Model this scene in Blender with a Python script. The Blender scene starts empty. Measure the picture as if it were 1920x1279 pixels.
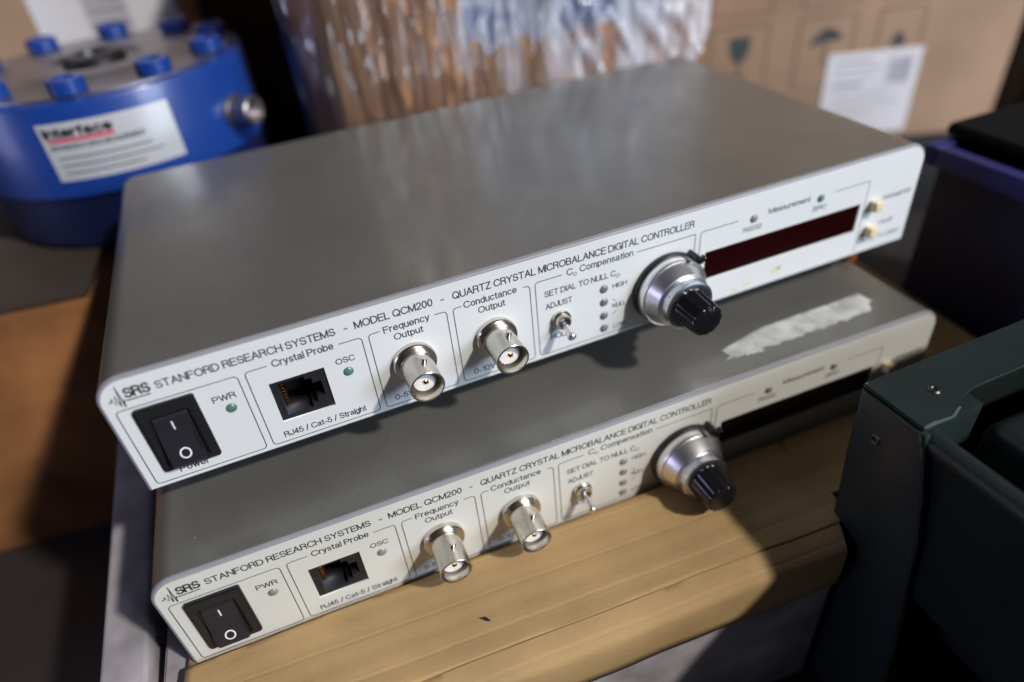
import bpy, bmesh, math, random
from mathutils import Vector, Matrix, noise
random.seed(7)
scene = bpy.context.scene
COL = scene.collection
R = math.radians
# ---------------------------------------------------------------- camera
cam_d = bpy.data.cameras.new('camera'); cam = bpy.data.objects.new('camera', cam_d); COL.objects.link(cam)
cam.location = (0.05344, -0.15209, 0.13195)
cam.rotation_euler = (R(52.786), R(4.991), R(-22.798))
cam_d.sensor_width = 36; cam_d.lens = 23.858
cam_d.clip_start = 0.005; cam_d.clip_end = 20
cam_d.dof.use_dof = True; cam_d.dof.focus_distance = 0.187; cam_d.dof.aperture_fstop = 3.9
cam_d.dof.aperture_blades = 7
scene.camera = cam
# ---------------------------------------------------------------- world
W = bpy.data.worlds.new('World'); scene.world = W; W.use_nodes = True
nt = W.node_tree; nt.nodes.clear()
wo = nt.nodes.new('ShaderNodeOutputWorld'); bg = nt.nodes.new('ShaderNodeBackground')
tc = nt.nodes.new('ShaderNodeTexCoord'); sx = nt.nodes.new('ShaderNodeSeparateXYZ'); rp = nt.nodes.new('ShaderNodeValToRGB')
nt.links.new(tc.outputs['Generated'], sx.inputs[0]); nt.links.new(sx.outputs['Z'], rp.inputs[0])
rp.color_ramp.elements[0].position = 0.0; rp.color_ramp.elements[0].color = (.02, .018, .02, 1)
rp.color_ramp.elements[1].position = 0.9; rp.color_ramp.elements[1].color = (.20, .23, .32, 1)
nt.links.new(rp.outputs[0], bg.inputs[0]); nt.links.new(bg.outputs[0], wo.inputs[0])
bg.inputs[1].default_value = 0.09
# ---------------------------------------------------------------- lamps
def area(name, loc, target, size, power, color, size_y=None):
    l = bpy.data.lights.new(name, 'AREA'); o = bpy.data.objects.new(name, l); COL.objects.link(o)
    l.size = size; l.energy = power; l.color = color
    if size_y: l.shape = 'RECTANGLE'; l.size_y = size_y
    o.location = loc
    o.rotation_euler = (Vector(target) - Vector(loc)).to_track_quat('-Z', 'Y').to_euler()
    return o
KD_ = Vector((.68, -.90, 1.0)).normalized()
area('key_lamp', Vector((.12, 0, 0)) + KD_ * 4.0, (.12, 0, 0), .19, 152, (1.0, .94, .86))
area('right_window_light', (1.05, -1.25, .56), (.12, 0, 0), .6, 18, (.70, .82, 1.0), .45)
area('back_window_light', (-.35, 1.1, 1.5), (.1, .1, 0), .8, 2, (.62, .72, 1.0), .5)
area('left_window_light', (-1.3, -.05, .16), (0, .02, -.03), .4, 3.2, (.60, .62, 1.0), .5)
scene.view_settings.view_transform = 'Standard'; scene.view_settings.look = 'None'
scene.view_settings.exposure = 0; scene.view_settings.gamma = 1
scene.cycles.use_denoising = True

# ================================================================ materials
def new_mat(name):
    m = bpy.data.materials.new(name); m.use_nodes = True
    t = m.node_tree; b = t.nodes['Principled BSDF']
    return m, t, b
def mat(name, col, rough=.5, metal=0, var=.08, scale=60, bump=0, bscale=800, coat=0, stretch=None, spec=.5, detail=3):
    m, t, b = new_mat(name)
    b.inputs['Roughness'].default_value = rough; b.inputs['Metallic'].default_value = metal
    b.inputs['Coat Weight'].default_value = coat; b.inputs['Coat Roughness'].default_value = .16; b.inputs['Specular IOR Level'].default_value = spec
    c = t.nodes.new('ShaderNodeTexCoord'); mp = t.nodes.new('ShaderNodeMapping')
    t.links.new(c.outputs['Object'], mp.inputs[0])
    if stretch: mp.inputs['Scale'].default_value = stretch
    n = t.nodes.new('ShaderNodeTexNoise'); n.inputs['Scale'].default_value = scale; n.inputs['Detail'].default_value = detail
    t.links.new(mp.outputs[0], n.inputs['Vector'])
    r = t.nodes.new('ShaderNodeValToRGB')
    r.color_ramp.elements[0].position = .3; r.color_ramp.elements[1].position = .7
    r.color_ramp.elements[0].color = tuple(x * (1 - var) for x in col) + (1,)
    r.color_ramp.elements[1].color = tuple(min(1, x * (1 + var)) for x in col) + (1,)
    t.links.new(n.outputs[0], r.inputs[0]); t.links.new(r.outputs[0], b.inputs['Base Color'])
    if bump:
        n2 = t.nodes.new('ShaderNodeTexNoise'); n2.inputs['Scale'].default_value = bscale
        t.links.new(mp.outputs[0], n2.inputs['Vector'])
        bp = t.nodes.new('ShaderNodeBump'); bp.inputs['Strength'].default_value = bump; bp.inputs['Distance'].default_value = .0003
        t.links.new(n2.outputs[0], bp.inputs['Height']); t.links.new(bp.outputs[0], b.inputs['Normal'])
    return m
M = {}
M['case'] = mat('case_grey_paint', (.116, .113, .101), .32, 0, .09, 30, .35, 2600, spec=.6, coat=.45)
def add_specks(m, col, thr=.016, scale=620):
    t = m.node_tree; b = t.nodes['Principled BSDF']; src = b.inputs['Base Color'].links[0].from_socket
    c = t.nodes.new('ShaderNodeTexCoord'); v = t.nodes.new('ShaderNodeTexVoronoi'); v.inputs['Scale'].default_value = scale
    t.links.new(c.outputs['Object'], v.inputs['Vector'])
    lt_ = t.nodes.new('ShaderNodeMath'); lt_.operation = 'LESS_THAN'; lt_.inputs[1].default_value = .16
    t.links.new(v.outputs['Distance'], lt_.inputs[0])
    sp = t.nodes.new('ShaderNodeSeparateXYZ'); t.links.new(v.outputs['Color'], sp.inputs[0])
    l2 = t.nodes.new('ShaderNodeMath'); l2.operation = 'LESS_THAN'; l2.inputs[1].default_value = thr; t.links.new(sp.outputs['X'], l2.inputs[0])
    mu = t.nodes.new('ShaderNodeMath'); mu.operation = 'MULTIPLY'; t.links.new(lt_.outputs[0], mu.inputs[0]); t.links.new(l2.outputs[0], mu.inputs[1])
    mx = t.nodes.new('ShaderNodeMix'); mx.data_type = 'RGBA'; t.links.new(mu.outputs[0], mx.inputs[0]); t.links.new(src, mx.inputs[6]); mx.inputs[7].default_value = col + (1,)
    t.links.new(mx.outputs[2], b.inputs['Base Color'])
    # smudges and fingerprints in the gloss
    n = t.nodes.new('ShaderNodeTexNoise'); n.inputs['Scale'].default_value = 28; n.inputs['Detail'].default_value = 5; n.inputs['Roughness'].default_value = .6
    t.links.new(c.outputs['Object'], n.inputs['Vector'])
    mr = t.nodes.new('ShaderNodeMapRange'); mr.inputs[1].default_value = .35; mr.inputs[2].default_value = .65
    r0 = b.inputs['Roughness'].default_value; mr.inputs[3].default_value = r0 - .05; mr.inputs[4].default_value = r0 + .12
    t.links.new(n.outputs[0], mr.inputs[0]); t.links.new(mr.outputs[0], b.inputs['Roughness'])
add_specks(M['case'], (.27, .27, .26))
M['bezel'] = mat('bezel_grey_edge', (.27, .27, .30), .45, 0, .04, 60)
M['panel'] = mat('panel_white_film', (.72, .74, .75), .45, 0, .015, 25, .03, 1500)
M['panel_shaded'] = mat('panel_shaded_film', (.64, .635, .585), .45, 0, .04, 25, .03, 1500)  # lower panel: its dimmer, warmer light is put into the film colour
M['display_black'] = mat('display_black_window', (.004, .003, .004), .2, 0, .08, 30, spec=.3)
M['ink'] = mat('printed_ink', (.02, .03, .04), .6, 0, .1, 100)
M['line_ink'] = mat('printed_line_ink', (.035, .045, .055), .6, 0, .1, 100)
M['logo'] = mat('logo_ink', (.012, .012, .016), .5, 0, .1, 100)
M['black'] = mat('black_plastic', (.012, .012, .014), .38, 0, .2, 90, .05)
M['black_gloss'] = mat('black_gloss_plastic', (.008, .008, .01), .16, 0, .1, 60)
M['rocker'] = mat('rocker_plastic', (.017, .017, .022), .32, 0, .1, 60)
M['jack'] = mat('jack_plastic', (.008, .008, .012), .6, 0, .15, 60)
M['rubber'] = mat('rubber', (.014, .013, .013), .75, 0, .2, 100, .2)
M['bin_shade_black'] = mat('matte_shade_black', (.004, .004, .005), .8, 0, .2, 40, spec=.2)  # stands for the shade inside the navy bin
M['white_mark'] = mat('white_mark', (.75, .75, .8), .5, 0, .02)
M['nickel'] = mat('nickel', (.62, .58, .52), .24, 1, .1, 200, .05, 900)
M['chrome'] = mat('satin_chrome', (.88, .87, .87), .34, 1, .04, 60)
M['chrome_brushed'] = mat('brushed_dial', (.66, .66, .72), .30, 1, .08, 300)
M['teflon'] = mat('teflon', (.85, .84, .82), .5, 0, .02)
M['gold'] = mat('gold_contact', (.75, .42, .12), .3, 1, .05)
M['led_green'] = mat('led_green', (.085, .20, .165), .3, 0, .25, 900, coat=.4)
M['led_grey'] = mat('led_grey', (.22, .22, .22), .25, 0, .15, 600, coat=.4)
M['led_dark'] = mat('led_dark', (.16, .16, .18), .25, 0, .15, 600, coat=.4)
M['display'] = mat('display_red_window', (.016, .0016, .002), .16, 0, .08, 30, spec=.35)
M['key_cream'] = mat('cream_key', (.78, .66, .42), .45, 0, .04)
M['stain'] = mat('yellow_glue_stain', (.70, .66, .45), .55, 0, .06, 300)
M['residue'] = mat('paper_tape_residue', (.50, .50, .485), .85, 0, .28, 200, .4, 1200)
M['blue'] = mat('blue_enamel', (.007, .042, .24), .36, 0, .08, 30, .05, 300, coat=.3)
M['blue_shaded'] = mat('blue_enamel_shaded', (.004, .010, .055), .4, 0, .2, 30, .05, 300)  # the sensor's blue enamel with shade painted into it
M['steel'] = mat('dull_steel', (.42, .39, .40), .42, 1, .2, 60, .1)
M['dark_steel'] = mat('dark_steel', (.10, .09, .09), .4, 1, .2, 60)
M['label_silver'] = mat('silver_label', (.62, .63, .66), .33, .25, .05, 80)
M['label_red'] = mat('label_red', (.60, .05, .08), .5)
M['paper'] = mat('white_paper', (.74, .73, .78), .8, 0, .03, 20)
M['paper_ink'] = mat('paper_ink', (.16, .15, .22), .8)
M['navy_lit'] = mat('navy_lit_plastic', (.03, .035, .17), .4, 0, .12, 20, .05)  # the bin's navy brightened: light on the rim is put into the colour
M['navy'] = mat('navy_shaded_plastic', (.011, .010, .036), .42, 0, .12, 20, .05)  # same plastic darkened: shade on the bin walls is put into the colour
M['green_metal'] = mat('dark_green_enamel', (.013, .021, .021), .42, 0, .14, 40, .35, 700)
M['chip'] = mat('bare_metal_chip', (.14, .18, .175), .5, .4, .2, 400)
M['floor'] = mat('dark_floor', (.022, .018, .018), .6, 0, .3, 12, .3, 60)
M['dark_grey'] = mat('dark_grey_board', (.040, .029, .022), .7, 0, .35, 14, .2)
M['white_card'] = mat('pale_grey_card', (.34, .31, .33), .75, 0, .32, 60, .35, 260)
M['orange'] = mat('orange_plastic', (.55, .14, .04), .4)
M['pictogram'] = mat('pictogram_ink', (.045, .06, .065), .8, 0, .2, 200)
M['box_line'] = mat('box_line_ink', (.10, .065, .045), .8, 0, .2, 200)

def kraft(name, col, flute=0.0, axis=1, dark=.86, patch=8, rough=.72, spots=None):
    m, t, b = new_mat(name)
    b.inputs['Roughness'].default_value = rough; b.inputs['Specular IOR Level'].default_value = .3
    c = t.nodes.new('ShaderNodeTexCoord')
    n = t.nodes.new('ShaderNodeTexNoise'); n.inputs['Scale'].default_value = patch; n.inputs['Detail'].default_value = 6
    t.links.new(c.outputs['Object'], n.inputs['Vector'])
    r = t.nodes.new('ShaderNodeValToRGB')
    r.color_ramp.elements[0].position = .35; r.color_ramp.elements[1].position = .68
    r.color_ramp.elements[0].color = tuple(x * dark for x in col) + (1,)
    r.color_ramp.elements[1].color = tuple(x * 1.06 for x in col) + (1,)
    t.links.new(n.outputs[0], r.inputs[0])
    # fine fibres
    mp = t.nodes.new('ShaderNodeMapping'); mp.inputs['Scale'].default_value = (420, 900, 900) if axis == 1 else (700, 700, 700)
    t.links.new(c.outputs['Object'], mp.inputs[0])
    n2 = t.nodes.new('ShaderNodeTexNoise'); n2.inputs['Scale'].default_value = 1; n2.inputs['Detail'].default_value = 4
    t.links.new(mp.outputs[0], n2.inputs['Vector'])
    mx = t.nodes.new('ShaderNodeMix'); mx.data_type = 'RGBA'; mx.blend_type = 'MULTIPLY'; mx.inputs[0].default_value = .12
    r2 = t.nodes.new('ShaderNodeValToRGB'); r2.color_ramp.elements[0].position = .3; r2.color_ramp.elements[1].position = .6
    r2.color_ramp.elements[0].color = (.72, .68, .62, 1); r2.color_ramp.elements[1].color = (1, 1, 1, 1)
    t.links.new(n2.outputs[0], r2.inputs[0]); t.links.new(r.outputs[0], mx.inputs[6]); t.links.new(r2.outputs[0], mx.inputs[7])
    last = mx.outputs[2]
    if spots:
        n3 = t.nodes.new('ShaderNodeTexNoise'); n3.inputs['Scale'].default_value = 45; n3.inputs['Detail'].default_value = 3
        t.links.new(c.outputs['Object'], n3.inputs['Vector'])
        r3 = t.nodes.new('ShaderNodeValToRGB'); r3.color_ramp.elements[0].position = .50; r3.color_ramp.elements[1].position = .58
        r3.color_ramp.elements[0].color = (0, 0, 0, 1); r3.color_ramp.elements[1].color = (1, 1, 1, 1)
        t.links.new(n3.outputs[0], r3.inputs[0])
        m3 = t.nodes.new('ShaderNodeMix'); m3.data_type = 'RGBA'
        t.links.new(r3.outputs[0], m3.inputs[0]); t.links.new(last, m3.inputs[6]); m3.inputs[7].default_value = spots + (1,)
        last = m3.outputs[2]
    t.links.new(last, b.inputs['Base Color'])
    bp = t.nodes.new('ShaderNodeBump'); bp.inputs['Strength'].default_value = .25; bp.inputs['Distance'].default_value = .0004
    t.links.new(n2.outputs[0], bp.inputs['Height'])
    if flute:
        wv = t.nodes.new('ShaderNodeTexWave'); wv.wave_type = 'BANDS'; wv.bands_direction = 'Y' if axis == 1 else 'X'
        wv.inputs['Scale'].default_value = flute; wv.inputs['Distortion'].default_value = .18; wv.inputs['Detail'].default_value = 2
        wv.inputs['Detail Scale'].default_value = 3
        t.links.new(c.outputs['Object'], wv.inputs['Vector'])
        gr = t.nodes.new('ShaderNodeValToRGB'); gr.color_ramp.elements[0].position = .965; gr.color_ramp.elements[1].position = .995
        t.links.new(wv.outputs['Fac'], gr.inputs[0])
        bp2 = t.nodes.new('ShaderNodeBump'); bp2.invert = True; bp2.inputs['Strength'].default_value = .3; bp2.inputs['Distance'].default_value = .0003
        t.links.new(gr.outputs[0], bp2.inputs['Height']); t.links.new(bp.outputs[0], bp2.inputs['Normal'])
        mg = t.nodes.new('ShaderNodeMix'); mg.data_type = 'RGBA'; mg.blend_type = 'MULTIPLY'
        sc_ = t.nodes.new('ShaderNodeMath'); sc_.operation = 'MULTIPLY'; sc_.inputs[1].default_value = .35
        t.links.new(gr.outputs[0], sc_.inputs[0]); t.links.new(sc_.outputs[0], mg.inputs[0])
        t.links.new(last, mg.inputs[6]); mg.inputs[7].default_value = (1.22, 1.24, 1.28, 1); t.links.new(mg.outputs[2], b.inputs['Base Color'])
        t.links.new(bp2.outputs[0], b.inputs['Normal'])
    else:
        t.links.new(bp.outputs[0], b.inputs['Normal'])
    return m
M['kraft'] = kraft('kraft_board', (.44, .292, .135), 27, 1, .82, 30)
M['kraft_box'] = kraft('kraft_box', (.45, .295, .20), 0, 0, .78, 14)
M['kraft_left'] = kraft('kraft_orange_box', (.40, .175, .065), 0, 0, .42, 22)
M['kraft_wrap'] = kraft('kraft_wrapped', (.60, .31, .14), 0, 0)
M['blue_print'] = kraft('blue_printed_kraft', (.66, .66, .74), 0, 0, .86, 8, .7, (.05, .10, .34))

def film_mat():
    m, t, b = new_mat('shrink_film')
    out = t.nodes['Material Output']; t.nodes.remove(b)
    tr = t.nodes.new('ShaderNodeBsdfTransparent'); tr.inputs[0].default_value = (.97, .97, 1, 1)
    gl = t.nodes.new('ShaderNodeBsdfGlossy'); gl.inputs['Roughness'].default_value = .16
    df = t.nodes.new('ShaderNodeBsdfDiffuse'); df.inputs[0].default_value = (.84, .88, 1.0, 1)
    fr = t.nodes.new('ShaderNodeFresnel'); fr.inputs[0].default_value = 1.6
    ad = t.nodes.new('ShaderNodeMath'); ad.operation = 'MULTIPLY_ADD'; ad.inputs[1].default_value = .8; ad.inputs[2].default_value = .10
    t.links.new(fr.outputs[0], ad.inputs[0])
    c = t.nodes.new('ShaderNodeTexCoord'); mp = t.nodes.new('ShaderNodeMapping'); mp.inputs['Scale'].default_value = (55, 55, 9)
    t.links.new(c.outputs['Object'], mp.inputs[0])
    n = t.nodes.new('ShaderNodeTexNoise'); n.inputs['Scale'].default_value = 1; n.inputs['Detail'].default_value = 3; n.inputs['Roughness'].default_value = .55
    t.links.new(mp.outputs[0], n.inputs['Vector'])
    bp0 = t.nodes.new('ShaderNodeBump'); bp0.inputs['Strength'].default_value = .8; bp0.inputs['Distance'].default_value = .004
    t.links.new(n.outputs[0], bp0.inputs['Height'])
    ni = t.nodes.new('ShaderNodeTexNoise'); ni.inputs['Scale'].default_value = 36; ni.inputs['Detail'].default_value = 1.5; ni.inputs['Distortion'].default_value = .8
    mq = t.nodes.new('ShaderNodeMapping'); mq.inputs['Scale'].default_value = (1.0, 1.0, .30); mq.inputs['Rotation'].default_value = (0, .25, 0)
    t.links.new(c.outputs['Object'], mq.inputs[0]); t.links.new(mq.outputs[0], ni.inputs['Vector'])
    bp = t.nodes.new('ShaderNodeBump'); bp.inputs['Strength'].default_value = 1; bp.inputs['Distance'].default_value = .013
    t.links.new(ni.outputs[0], bp.inputs['Height']); t.links.new(bp0.outputs[0], bp.inputs['Normal']); t.links.new(bp.outputs[0], gl.inputs['Normal']); t.links.new(bp.outputs[0], fr.inputs['Normal'])
    a = t.nodes.new('ShaderNodeMixShader'); t.links.new(ad.outputs[0], a.inputs[0])
    t.links.new(tr.outputs[0], a.inputs[1]); t.links.new(gl.outputs[0], a.inputs[2])
    sxx = t.nodes.new('ShaderNodeSeparateXYZ'); t.links.new(c.outputs['Object'], sxx.inputs[0])
    mr = t.nodes.new('ShaderNodeMapRange'); mr.inputs[1].default_value = .045; mr.inputs[2].default_value = .11; mr.inputs[3].default_value = -.10; mr.inputs[4].default_value = .07  # milkier towards the right: bunched film, with highlights painted into its white
    t.links.new(sxx.outputs['X'], mr.inputs[0])
    nd = t.nodes.new('ShaderNodeMath'); nd.operation = 'ADD'; t.links.new(n.outputs[0], nd.inputs[0]); t.links.new(mr.outputs[0], nd.inputs[1])
    r = t.nodes.new('ShaderNodeValToRGB'); r.color_ramp.elements[0].position = .48; r.color_ramp.elements[1].position = .66
    r.color_ramp.elements[0].color = (.02, .02, .02, 1); r.color_ramp.elements[1].color = (.50, .50, .50, 1)
    t.links.new(nd.outputs[0], r.inputs[0])
    b2 = t.nodes.new('ShaderNodeMixShader'); t.links.new(r.outputs[0], b2.inputs[0])
    t.links.new(a.outputs[0], b2.inputs[1]); t.links.new(df.outputs[0], b2.inputs[2])
    t.links.new(b2.outputs[0], out.inputs[0])
    return m
M['film'] = film_mat()

# ================================================================ geometry helpers
def link(name, bm, m, parent=None, smooth=None, loc=None, rot=None):
    me = bpy.data.meshes.new(name)
    bmesh.ops.recalc_face_normals(bm, faces=bm.faces) if len(bm.faces) else None
    bm.to_mesh(me); bm.free()
    o = bpy.data.objects.new(name, me); COL.objects.link(o)
    if m is not None:
        me.materials.append(m)
    if parent is not None: o.parent = parent
    if loc: o.location = loc
    if rot: o.rotation_euler = rot
    if smooth is not None:
        me.polygons.foreach_set('use_smooth', [True] * len(me.polygons))
        me.set_sharp_from_angle(angle=R(smooth))
    return o
def tag(o, label=None, cat=None, group=None, kind=None):
    if label: o['label'] = label
    if cat: o['category'] = cat
    if group: o['group'] = group
    if kind: o['kind'] = kind
    return o
def empty(name, loc, rz=0):
    o = bpy.data.objects.new(name, None); COL.objects.link(o); o.location = loc; o.rotation_euler = (0, 0, rz)
    o.empty_display_size = .01
    return o
def box(bm, x0, x1, y0, y1, z0, z1, bev=0, seg=2):
    r = bmesh.ops.create_cube(bm, size=1)
    vs = r['verts']
    for v in vs:
        v.co = Vector((x0 + (v.co.x + .5) * (x1 - x0), y0 + (v.co.y + .5) * (y1 - y0), z0 + (v.co.z + .5) * (z1 - z0)))
    if bev:
        es = {e for v in vs for e in v.link_edges}
        bmesh.ops.bevel(bm, geom=list(es), offset=bev, segments=seg, affect='EDGES', profile=.5)
    return bm
def bx(*a, **k):
    bm = bmesh.new(); return box(bm, *a, **k)
def lathe(bm, prof, n=40, origin=(0, 0, 0), axis='-y', flutes=None):
    """prof: list of (radius, distance along axis)"""
    rings = []
    for (r, d) in prof:
        ring = []
        for i in range(n):
            a = 2 * math.pi * i / n
            rr = r
            if flutes and r > flutes[2]: rr = r - flutes[1] * (0.5 - 0.5 * math.cos(flutes[0] * a)) ** 2
            u, v = rr * math.cos(a), rr * math.sin(a)
            p = {'-y': (u, -d, v), 'z': (u, v, d), '+y': (u, d, v)}[axis]
            ring.append(bm.verts.new((p[0] + origin[0], p[1] + origin[1], p[2] + origin[2])))
        rings.append(ring)
    for a, b in zip(rings[:-1], rings[1:]):
        for i in range(n):
            bm.faces.new((a[i], a[(i + 1) % n], b[(i + 1) % n], b[i]))
    bm.faces.new(rings[0]); bm.faces.new(list(reversed(rings[-1])))
    return bm
def lt(prof, **k):
    bm = bmesh.new(); return lathe(bm, prof, **k)
def mesh_from_curve(cu):
    o = bpy.data.objects.new('tmp', cu); COL.objects.link(o)
    dg = bpy.context.evaluated_depsgraph_get(); dg.update()
    me = bpy.data.meshes.new_from_object(o.evaluated_get(dg))
    bpy.data.objects.remove(o); bpy.data.curves.remove(cu)
    return me
def plate(loops, y0, y1, bev=0):
    """2D loops in (x,z) -> solid plate between y0 (front) and y1"""
    cu = bpy.data.curves.new('tmp', 'CURVE'); cu.dimensions = '2D'; cu.fill_mode = 'BOTH'
    for lp in loops:
        s = cu.splines.new('POLY'); s.points.add(len(lp) - 1)
        for p, (x, z) in zip(s.points, lp): p.co = (x, z, 0, 1)
        s.use_cyclic_u = True
    cu.extrude = abs(y1 - y0) / 2; cu.bevel_depth = 0
    me = mesh_from_curve(cu)
    bm = bmesh.new(); bm.from_mesh(me); bpy.data.meshes.remove(me)
    yc = (y0 + y1) / 2
    for v in bm.verts: v.co = Vector((v.co.x, yc - v.co.z, v.co.y))
    bmesh.ops.remove_doubles(bm, verts=bm.verts, dist=1e-7)
    return bm
def rect(x0, x1, z0, z1): return [(x0, z0), (x1, z0), (x1, z1), (x0, z1)]
def arc(cx, cz, r, a0, a1, n=8):
    return [(cx + r * math.cos(R(a0 + (a1 - a0) * i / n)), cz + r * math.sin(R(a0 + (a1 - a0) * i / n))) for i in range(n + 1)]
def rrect(x0, x1, z0, z1, r, n=6):
    return arc(x1 - r, z0 + r, r, -90, 0, n) + arc(x1 - r, z1 - r, r, 0, 90, n) + arc(x0 + r, z1 - r, r, 90, 180, n) + arc(x0 + r, z0 + r, r, 180, 270, n)
def circle(cx, cz, r, n=28): return arc(cx, cz, r, 0, 360, n)[:-1]
def _a(cx, cy, rx, ry, a0, a1, n=10):
    return [(cx + rx * math.cos(R(a0 + (a1 - a0) * i / n)), cy + ry * math.sin(R(a0 + (a1 - a0) * i / n))) for i in range(n + 1)]
def _glyphs():
    G = {}
    O = _a(.43, .5, .43, .5, 0, 360, 24)
    G['A'] = (.78, [[(0, 0), (.39, 1), (.78, 0)], [(.14, .34), (.64, .34)]])
    G['B'] = (.66, [[(0, 0), (0, 1), (.38, 1)] + _a(.38, .765, .24, .235, 90, -90, 8) + [(0, .53)], [(.38, .53)] + _a(.38, .265, .28, .265, 90, -90, 8) + [(0, 0)]])
    G['C'] = (.80, [_a(.43, .5, .43, .5, 35, 325, 20)])
    G['D'] = (.74, [[(0, 0), (0, 1), (.3, 1)] + _a(.3, .5, .44, .5, 90, -90, 14) + [(0, 0)]])
    G['E'] = (.60, [[(.6, 1), (0, 1), (0, 0), (.62, 0)], [(0, .53), (.56, .53)]])
    G['F'] = (.58, [[(.58, 1), (0, 1), (0, 0)], [(0, .52), (.5, .52)]])
    G['G'] = (.84, [_a(.43, .5, .43, .5, 38, 335, 20) + [(.82, .48), (.46, .48)], [(.84, .48), (.84, 0)]])
    G['H'] = (.70, [[(0, 0), (0, 1)], [(.7, 0), (.7, 1)], [(0, .53), (.7, .53)]])
    G['I'] = (.0, [[(0, 0), (0, 1)]])
    G['J'] = (.48, [[(.48, 1), (.48, .26)] + _a(.24, .26, .24, .26, 0, -180, 10) + [(0, .34)]])
    G['L'] = (.54, [[(0, 1), (0, 0), (.54, 0)]])
    G['M'] = (.84, [[(0, 0), (0, 1), (.42, .02), (.84, 1), (.84, 0)]])
    G['N'] = (.70, [[(0, 0), (0, 1), (.7, 0), (.7, 1)]])
    G['O'] = (.86, [O])
    G['P'] = (.64, [[(0, 0), (0, 1), (.38, 1)] + _a(.38, .735, .26, .265, 90, -90, 10) + [(0, .47)]])
    G['Q'] = (.86, [O, [(.52, .24), (.86, -.04)]])
    G['R'] = (.68, [[(0, 0), (0, 1), (.4, 1)] + _a(.4, .76, .25, .24, 90, -90, 10) + [(0, .52)], [(.4, .52), (.6, .38), (.62, .12), (.68, 0)]])
    G['S'] = (.66, [_a(.33, .745, .29, .255, 15, 240, 12) + [(.42, .49)] + _a(.34, .27, .32, .27, 62, -170, 14)])
    G['T'] = (.68, [[(0, 1), (.68, 1)], [(.34, 1), (.34, 0)]])
    G['U'] = (.68, [[(0, 1), (0, .3)] + _a(.34, .3, .34, .3, 180, 360, 12) + [(.68, 1)]])
    G['V'] = (.72, [[(0, 1), (.36, 0), (.72, 1)]])
    G['W'] = (1.05, [[(0, 1), (.26, 0), (.525, .98), (.79, 0), (1.05, 1)]])
    G['X'] = (.7, [[(0, 0), (.7, 1)], [(0, 1), (.7, 0)]])
    G['Y'] = (.7, [[(0, 1), (.35, .46), (.7, 1)], [(.35, .46), (.35, 0)]])
    G['Z'] = (.64, [[(.02, 1), (.62, 1), (0, 0), (.64, 0)]])
    G['0'] = (.54, [_a(.27, .5, .27, .5, 0, 360, 20)])
    G['1'] = (.24, [[(0, .74), (.2, .86), (.24, 1), (.24, 0)]])
    G['2'] = (.54, [_a(.27, .71, .26, .29, 165, -30, 10) + [(.36, .4), (0, .06), (0, 0), (.54, 0)]])
    G['3'] = (.52, [_a(.25, .75, .24, .25, 160, -80, 10), _a(.25, .26, .27, .26, 85, -160, 10)])
    G['4'] = (.56, [[(.42, 0), (.42, 1), (0, .28), (.56, .28)]])
    G['5'] = (.54, [[(.48, 1), (.1, 1), (.04, .52)] + _a(.26, .33, .28, .33, 130, -160, 14)])
    G['-'] = (.3, [[(0, .34), (.3, .34)]])
    G['/'] = (.34, [[(0, -.04), (.34, 1.04)]])
    x = .73; b = _a(.25, x / 2, .25, x / 2, 0, 360, 18)
    G['a'] = (.50, [_a(.24, x - .2, .2, .2, 165, 20, 6) + [(.44, .1), (.5, 0)], [(.43, .42), (.16, .37)] + _a(.16, .19, .16, .19, 95, 270, 8) + [(.3, .02), (.43, .14)]])
    G['b'] = (.50, [[(0, 1), (0, 0)], b]); G['d'] = (.50, [[(.5, 1), (.5, 0)], b])
    G['c'] = (.47, [_a(.25, x / 2, .25, x / 2, 40, 320, 14)]); G['o'] = (.50, [b])
    G['e'] = (.50, [[(0, .37), (.5, .37)] + _a(.25, x / 2, .25, x / 2, 2, 320, 16)])
    G['f'] = (.26, [[(.1, 0), (.1, .82)] + _a(.24, .84, .14, .15, 180, 90, 5), [(0, x - .02), (.25, x - .02)]])
    G['g'] = (.50, [[(.5, x), (.5, -.05)] + _a(.25, -.05, .25, .2, 0, -160, 8), b])
    G['h'] = (.46, [[(0, 1), (0, 0)], [(0, .45)] + _a(.23, .48, .23, .25, 170, 0, 8) + [(.46, 0)]])
    G['i'] = (.0, [[(0, 0), (0, x)], [(0, .9), (0, 1)]]); G['l'] = (.0, [[(0, 0), (0, 1)]])
    G['m'] = (.74, [[(0, x), (0, 0)], [(0, .45)] + _a(.185, .52, .185, .21, 170, 0, 7) + [(.37, 0)], [(.37, .45)] + _a(.555, .52, .185, .21, 170, 0, 7) + [(.74, 0)]])
    G['n'] = (.46, [[(0, x), (0, 0)], [(0, .45)] + _a(.23, .48, .23, .25, 170, 0, 8) + [(.46, 0)]])
    G['p'] = (.50, [[(0, x), (0, -.26)], b]); G['q'] = (.50, [[(.5, x), (.5, -.26)], b])
    G['r'] = (.26, [[(0, x), (0, 0)], [(0, .5), (.1, .68), (.26, .73)]])
    G['s'] = (.42, [_a(.21, .55, .18, .18, 20, 230, 9) + [(.26, .36)] + _a(.21, .19, .2, .19, 60, -165, 10)])
    G['t'] = (.24, [[(.1, .93), (.1, .1), (.16, .02), (.25, .02)], [(0, x - .02), (.24, x - .02)]])
    G['u'] = (.46, [[(0, x), (0, .25)] + _a(.23, .25, .23, .25, 180, 350, 8), [(.46, x), (.46, 0)]])
    G['v'] = (.46, [[(0, x), (.23, 0), (.46, x)]])
    G['w'] = (.72, [[(0, x), (.18, 0), (.36, x), (.54, 0), (.72, x)]])
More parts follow.
